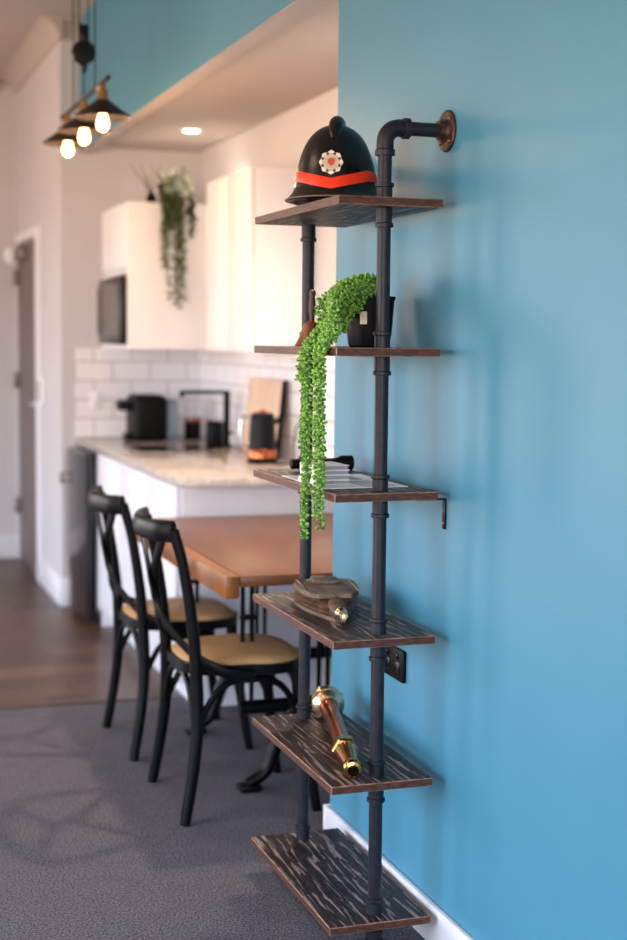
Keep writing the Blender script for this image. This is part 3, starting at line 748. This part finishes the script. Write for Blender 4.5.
b = MB(); b.box(.014, .036, -.006, .006, .06, .075, 'black_plastic', .003); b.build('lever', o)
def canister(label, x, y, r, h, lid, grp=None):
    o = thing('canister', label, 'canister', (x, y, zt), 0, grp)
    b = MB(); b.lathe([(r*.94, 0), (r, .004), (r, h-.004), (r*.96, h)], 'black_plastic', 28); b.build('body', o)
    b = MB(); b.lathe([(r*.98, h), (r, h+.003), (r, h+.014), (r*.9, h+.018)], lid, 28); b.build('lid', o)
canister('black canister standing beside the foot of the tap', 1.805, 6.80, .042, .112, 'black_plastic')
canister('black canister with copper lid beside the coffee machine water tank', 1.853, 7.43, .044, .09, 'copper')
o = thing('kettle', 'black kettle with copper base band on the near end of the worktop', 'kettle', (1.785, 5.93, zt))
b = MB(); b.lathe([(.062, 0), (.064, .003), (.064, .016), (.058, .02)], 'black_plastic', 32); b.build('power_base', o)
b = MB(); b.lathe([(.060, .021), (.064, .024), (.063, .055), (.0615, .058)], 'copper', 40); tag(b.build('base_band', o), 'shiny copper band')
b = MB(); b.lathe([(.0615, .058), (.060, .07), (.053, .19), (.050, .205), (.046, .212), (.02, .218)], 'black_lacquer', 40); b.build('body', o)
b = MB(); b.lathe([(.012, .216), (.012, .226), (.008, .230)], 'copper', 20); b.build('lid_knob', o)
b = MB(); P = cr_spline([(-.050, 0, .195), (-.080, 0, .200), (-.094, 0, .175), (-.094, 0, .10), (-.080, 0, .075), (-.058, 0, .078)], 6); b.tube(P, .0085, 'chrome', 12); tag(b.build('handle', o), 'shiny metal handle')
b = MB(); b.tube([(.045, 0, .165), (.07, 0, .185), (.082, 0, .20)], [.013, .010, .007], 'black_lacquer', 14); b.build('spout', o)
o = thing('chopping_board', 'tall pale wooden chopping board leaning on the side wall behind the kettle', 'chopping board', (1.935, 6.30, zt))
rt = Matrix.Rotation(-.10, 4, 'Y') @ Matrix.Translation((0, 0, 0))
b = MB(); b.box(-.06, -.042, -.26, .26, .0, .345, 'board_wood', .006, 3, rot=Matrix.Rotation(.10, 4, 'Y')); b.build('board', o)
b = MB(); b.box(-.062, -.040, -.268, -.262, .0, .345, 'black_plastic', .002, rot=Matrix.Rotation(.10, 4, 'Y')); b.build('edge_strip', o)
o = thing('wall_plug', 'black plug and lead in the side wall by the kettle', 'plug', (XE-.008, 5.72, 1.09))
b = MB(); b.box(-.006, -.0, -.055, .055, -.035, .035, 'trim_paint', .002); b.build('socket_plate', o)
b = MB(); b.box(-.045, -.006, -.02, .02, -.018, .018, 'black_plastic', .007, 3); b.build('plug', o)
b = MB(); P = cr_spline([(-.045, 0, 0), (-.07, .01, -.03), (-.075, .03, -.11), (-.07, .05, -.17), (-.10, .07, -.184), (-.14, .095, -.184)], 8); b.tube(P, .0035, 'black_plastic', 8); b.build('lead', o)

# ------------------------------------------------------------------ plant on the microwave cabinet
o = thing('hanging_plant', 'dusty green trailing plant in dark pot on top of the microwave cabinet', 'plant', (1.615, 6.90, 2.066))
b = MB(); b.lathe([(.045, 0), (.05, .005), (.068, .085), (.072, .087), (.072, .095), (.06, .095), (.058, .08)], 'black_plastic', 28); b.build('pot', o)
r2 = random.Random(11)
for k in range(16):
    dx = r2.uniform(-.10, .10); big = r2.random(); zb_ = -r2.uniform(.06, .34)
    if abs(dx+.01) < .045 and k % 2: zb_ = -r2.uniform(.38, .52)
    yo = -.145-r2.uniform(0, .05)
    P = cr_spline([(dx*.3, -.02, .08), (dx*.6, -.06, .11+.02*big), (dx*.9, yo*.85, .05), (dx, yo, -.02), (dx+r2.uniform(-.02, .02), yo, zb_*.55), (dx+r2.uniform(-.02, .02), yo, zb_)], 8)
    b = MB(); b.tube(P, .0016, 'stem_green', 5); mi = b.mi('leaf_dusty'); prev = None
    for j in range(4, len(P)):
        for q in range(4):
            a = r2.uniform(0, 2*PI); p = P[j-1].lerp(P[j], r2.random()); d = Vector((math.cos(a), math.sin(a)*.8, r2.uniform(-.6, .3))).normalized()
            L = r2.uniform(.018, .03); sd = d.cross(Vector((0, 0, 1))).normalized()*L*.32; nn_ = Vector((0, 0, .003))
            v = [b.bm.verts.new(c_) for c_ in (p, p+d*L*.5+sd-nn_, p+d*L, p+d*L*.5-sd-nn_, p+d*L*.5+nn_)]
            for t3 in ((0, 1, 4), (1, 2, 4), (2, 3, 4), (3, 0, 4)): b.bm.faces.new([v[u] for u in t3]).material_index = mi
    b.build('vine', o, smooth=0)
for k in range(10):
    a = r2.uniform(0, 2*PI); b = MB(); mi = b.mi('leaf_dusty')
    P = cr_spline([(0, 0, .08), (.04*math.cos(a), .04*math.sin(a), .11), (.09*math.cos(a), .08*math.sin(a), .11+r2.uniform(-.03, .05))], 6); b.tube(P, .0016, 'stem_green', 5)
    for p in P[3:]:
        for q in range(3):
            d = Vector((r2.uniform(-1, 1), r2.uniform(-1, 1), r2.uniform(-.4, .8))).normalized(); L = .026; sd = d.cross(Vector((0, 0, 1))).normalized()*L*.32
            v = [b.bm.verts.new(c_) for c_ in (p, p+d*L*.5+sd, p+d*L, p+d*L*.5-sd)]
            b.bm.faces.new(v).material_index = mi
    b.build('sprig', o, smooth=0)
o = thing('twig_vase', 'small vase of thin bare twigs beside the hanging plant', 'vase', (1.52, 6.92, 2.066))
b = MB(); b.lathe([(.018, 0), (.024, .01), (.024, .035), (.014, .05), (.016, .056), (.012, .056), (.012, .04)], 'black_plastic', 20); b.build('vase', o)
for k in range(7):
    b = MB(); dx, dy = r2.uniform(-.10, .05), r2.uniform(-.03, .03); b.tube([(0, 0, .045), (dx*.5, dy*.5, .12), (dx, dy, .17+r2.uniform(-.03, .03))], [.002, .0016, .001], 'dry_twig', 6); b.build('twig', o)

# ------------------------------------------------------------------ downlight and pendant
o = thing('downlight', 'round recessed downlight glowing in the kitchen ceiling', 'light', (1.70, 6.86, ZS-.012))
b = MB(); b.lathe([(.052, -.001), (.052, -.005), (.036, -.005), (.036, -.001)], 'trim_paint', 32, cap0=False, cap1=False); b.build('ring', o)
b = MB(); b.lathe([(.035, -.003), (.035, -.001)], 'lamp_glow', 32); b.build('lens', o)
spot('downlight_lamp', (1.70, 6.86, ZS-.03), (0, 0, -1), 14, WARM, 2.4)
o = thing('downlight', 'added downlight hidden above the dining table to brighten the kitchen cabinets', 'light', (1.66, 4.50, ZS-.012))  # lamp added out of view to light the cabinet end panel and table edge
b = MB(); b.lathe([(.052, -.001), (.052, -.005), (.036, -.005), (.036, -.001)], 'trim_paint', 32, cap0=False, cap1=False); b.build('ring', o)
b = MB(); b.lathe([(.035, -.003), (.035, -.001)], 'lamp_glow', 32); b.build('lens', o)
spot('downlight_lamp', (1.66, 4.50, ZS-.03), (0, 0, -1), 66, WARM, 2.6)
PXX = .985; YL = [5.30, 5.69, 6.08]; ZBAR = 2.345
o = thing('pulley_pendant_light', 'bronze pendant bar with three glowing bulbs and shades on black pulley', 'pendant light', (PXX, YL[1], 0))
b = MB(); b.tube([(0, -.50, ZBAR), (0, .50, ZBAR)], .009, 'bronze_shade', 14); b.lathe([(.013, -.505), (.013, -.49)], 'bronze_shade', 14, Matrix.Translation((0, 0, ZBAR)) @ Matrix.Rotation(PI/2, 4, 'X')); b.build('bar', o)
for y in YL:
    yy = y-YL[1]
    s_ = MB(); s_.lathe([(.010, ZBAR-.006), (.012, ZBAR-.02), (.019, ZBAR-.026), (.019, ZBAR-.055), (.022, ZBAR-.06), (.020, ZBAR-.072), (.014, ZBAR-.099)], 'aged_brass', 24, Matrix.Translation((0, yy, 0))); so = s_.build('lamp_holder', o)
    s_ = MB(); s_.lathe([(.024, ZBAR-.062), (.03, ZBAR-.068), (.10, ZBAR-.118), (.103, ZBAR-.122), (.103, ZBAR-.126, 'shade_inside'), (.099, ZBAR-.122, 'shade_inside'), (.03, ZBAR-.073, 'shade_inside'), (.022, ZBAR-.068)], 'bronze_shade', 40, Matrix.Translation((0, yy, 0)), cap0=False, cap1=False); s_.build('lamp_shade', o)
    s_ = MB(); s_.lathe([(.011, ZBAR-.098), (.013, ZBAR-.108), (.020, ZBAR-.132), (.0225, ZBAR-.148), (.020, ZBAR-.162), (.012, ZBAR-.171), (.003, ZBAR-.174)], 'bulb_glow', 24, Matrix.Translation((0, yy, 0))); s_.build('bulb', o)
    l = bpy.data.lights.new('bulb_lamp', 'POINT'); l.energy = 3.5; l.color = (1, .6, .3); l.shadow_soft_size = .03
    lo_ = bpy.data.objects.new('bulb_lamp', l); C.objects.link(lo_); lo_.parent = o; lo_.location = (0, yy, ZBAR-.20)
b = MB(); mx = Matrix.Translation((0, 0, 2.52)) @ Matrix.Rotation(PI/2, 4, 'X'); b.lathe([(.01, -.018), (.042, -.016), (.046, -.012), (.040, 0), (.046, .012), (.042, .016), (.01, .018)], 'black_gloss', 36, mx); b.build('pulley', o)
b = MB(); b.box(-.02, .02, -.012, .012, 2.55, 2.625, 'black_gloss', .005); b.build('pulley_yoke', o)
b = MB(); b.lathe([(.004, 2.44), (.012, 2.452), (.016, 2.468), (.006, 2.484)], 'black_gloss', 20); b.build('finial', o)
for x_, y_, zb_ in ((0, -.24, ZBAR), (0, .24, ZBAR), (-.018, 0, 2.60), (.018, 0, 2.60), (0, 0, ZBAR)):
    b = MB(); b.tube([(x_, y_, zb_), (x_, y_, ZC-.02 if zb_ > 2.5 or y_ else 2.45)], .0024, 'black_plastic', 8); b.build('cord', o)
b = MB(); b.box(-.04, .04, -.28, .28, ZC-.03, ZC-.0005, 'bronze_shade', .005); b.build('ceiling_rose', o)

# unseen downlights added in the high ceiling to warm the upper blue wall
for k, (x, y) in enumerate(((-.6, .8), (-.6, 3.6), (-.6, 6.4))):
    o = thing('downlight', ['added unseen downlight in the high ceiling above the viewer', 'added unseen downlight in the high ceiling opposite the shelves', 'added unseen downlight in the high ceiling beside the kitchen'][k], 'light', (x, y, ZC))
    b = MB(); b.lathe([(.052, -.001), (.052, -.005), (.036, -.005), (.036, -.001)], 'trim_paint', 32, cap0=False, cap1=False); b.build('ring', o)
    b = MB(); b.lathe([(.035, -.003), (.035, -.001)], 'lamp_glow', 32); b.build('lens', o)
    spot('downlight_lamp', (x, y, ZC-.03), (0, 0, -1), 60, (1, .72, .48), 2.95, 1, .5)
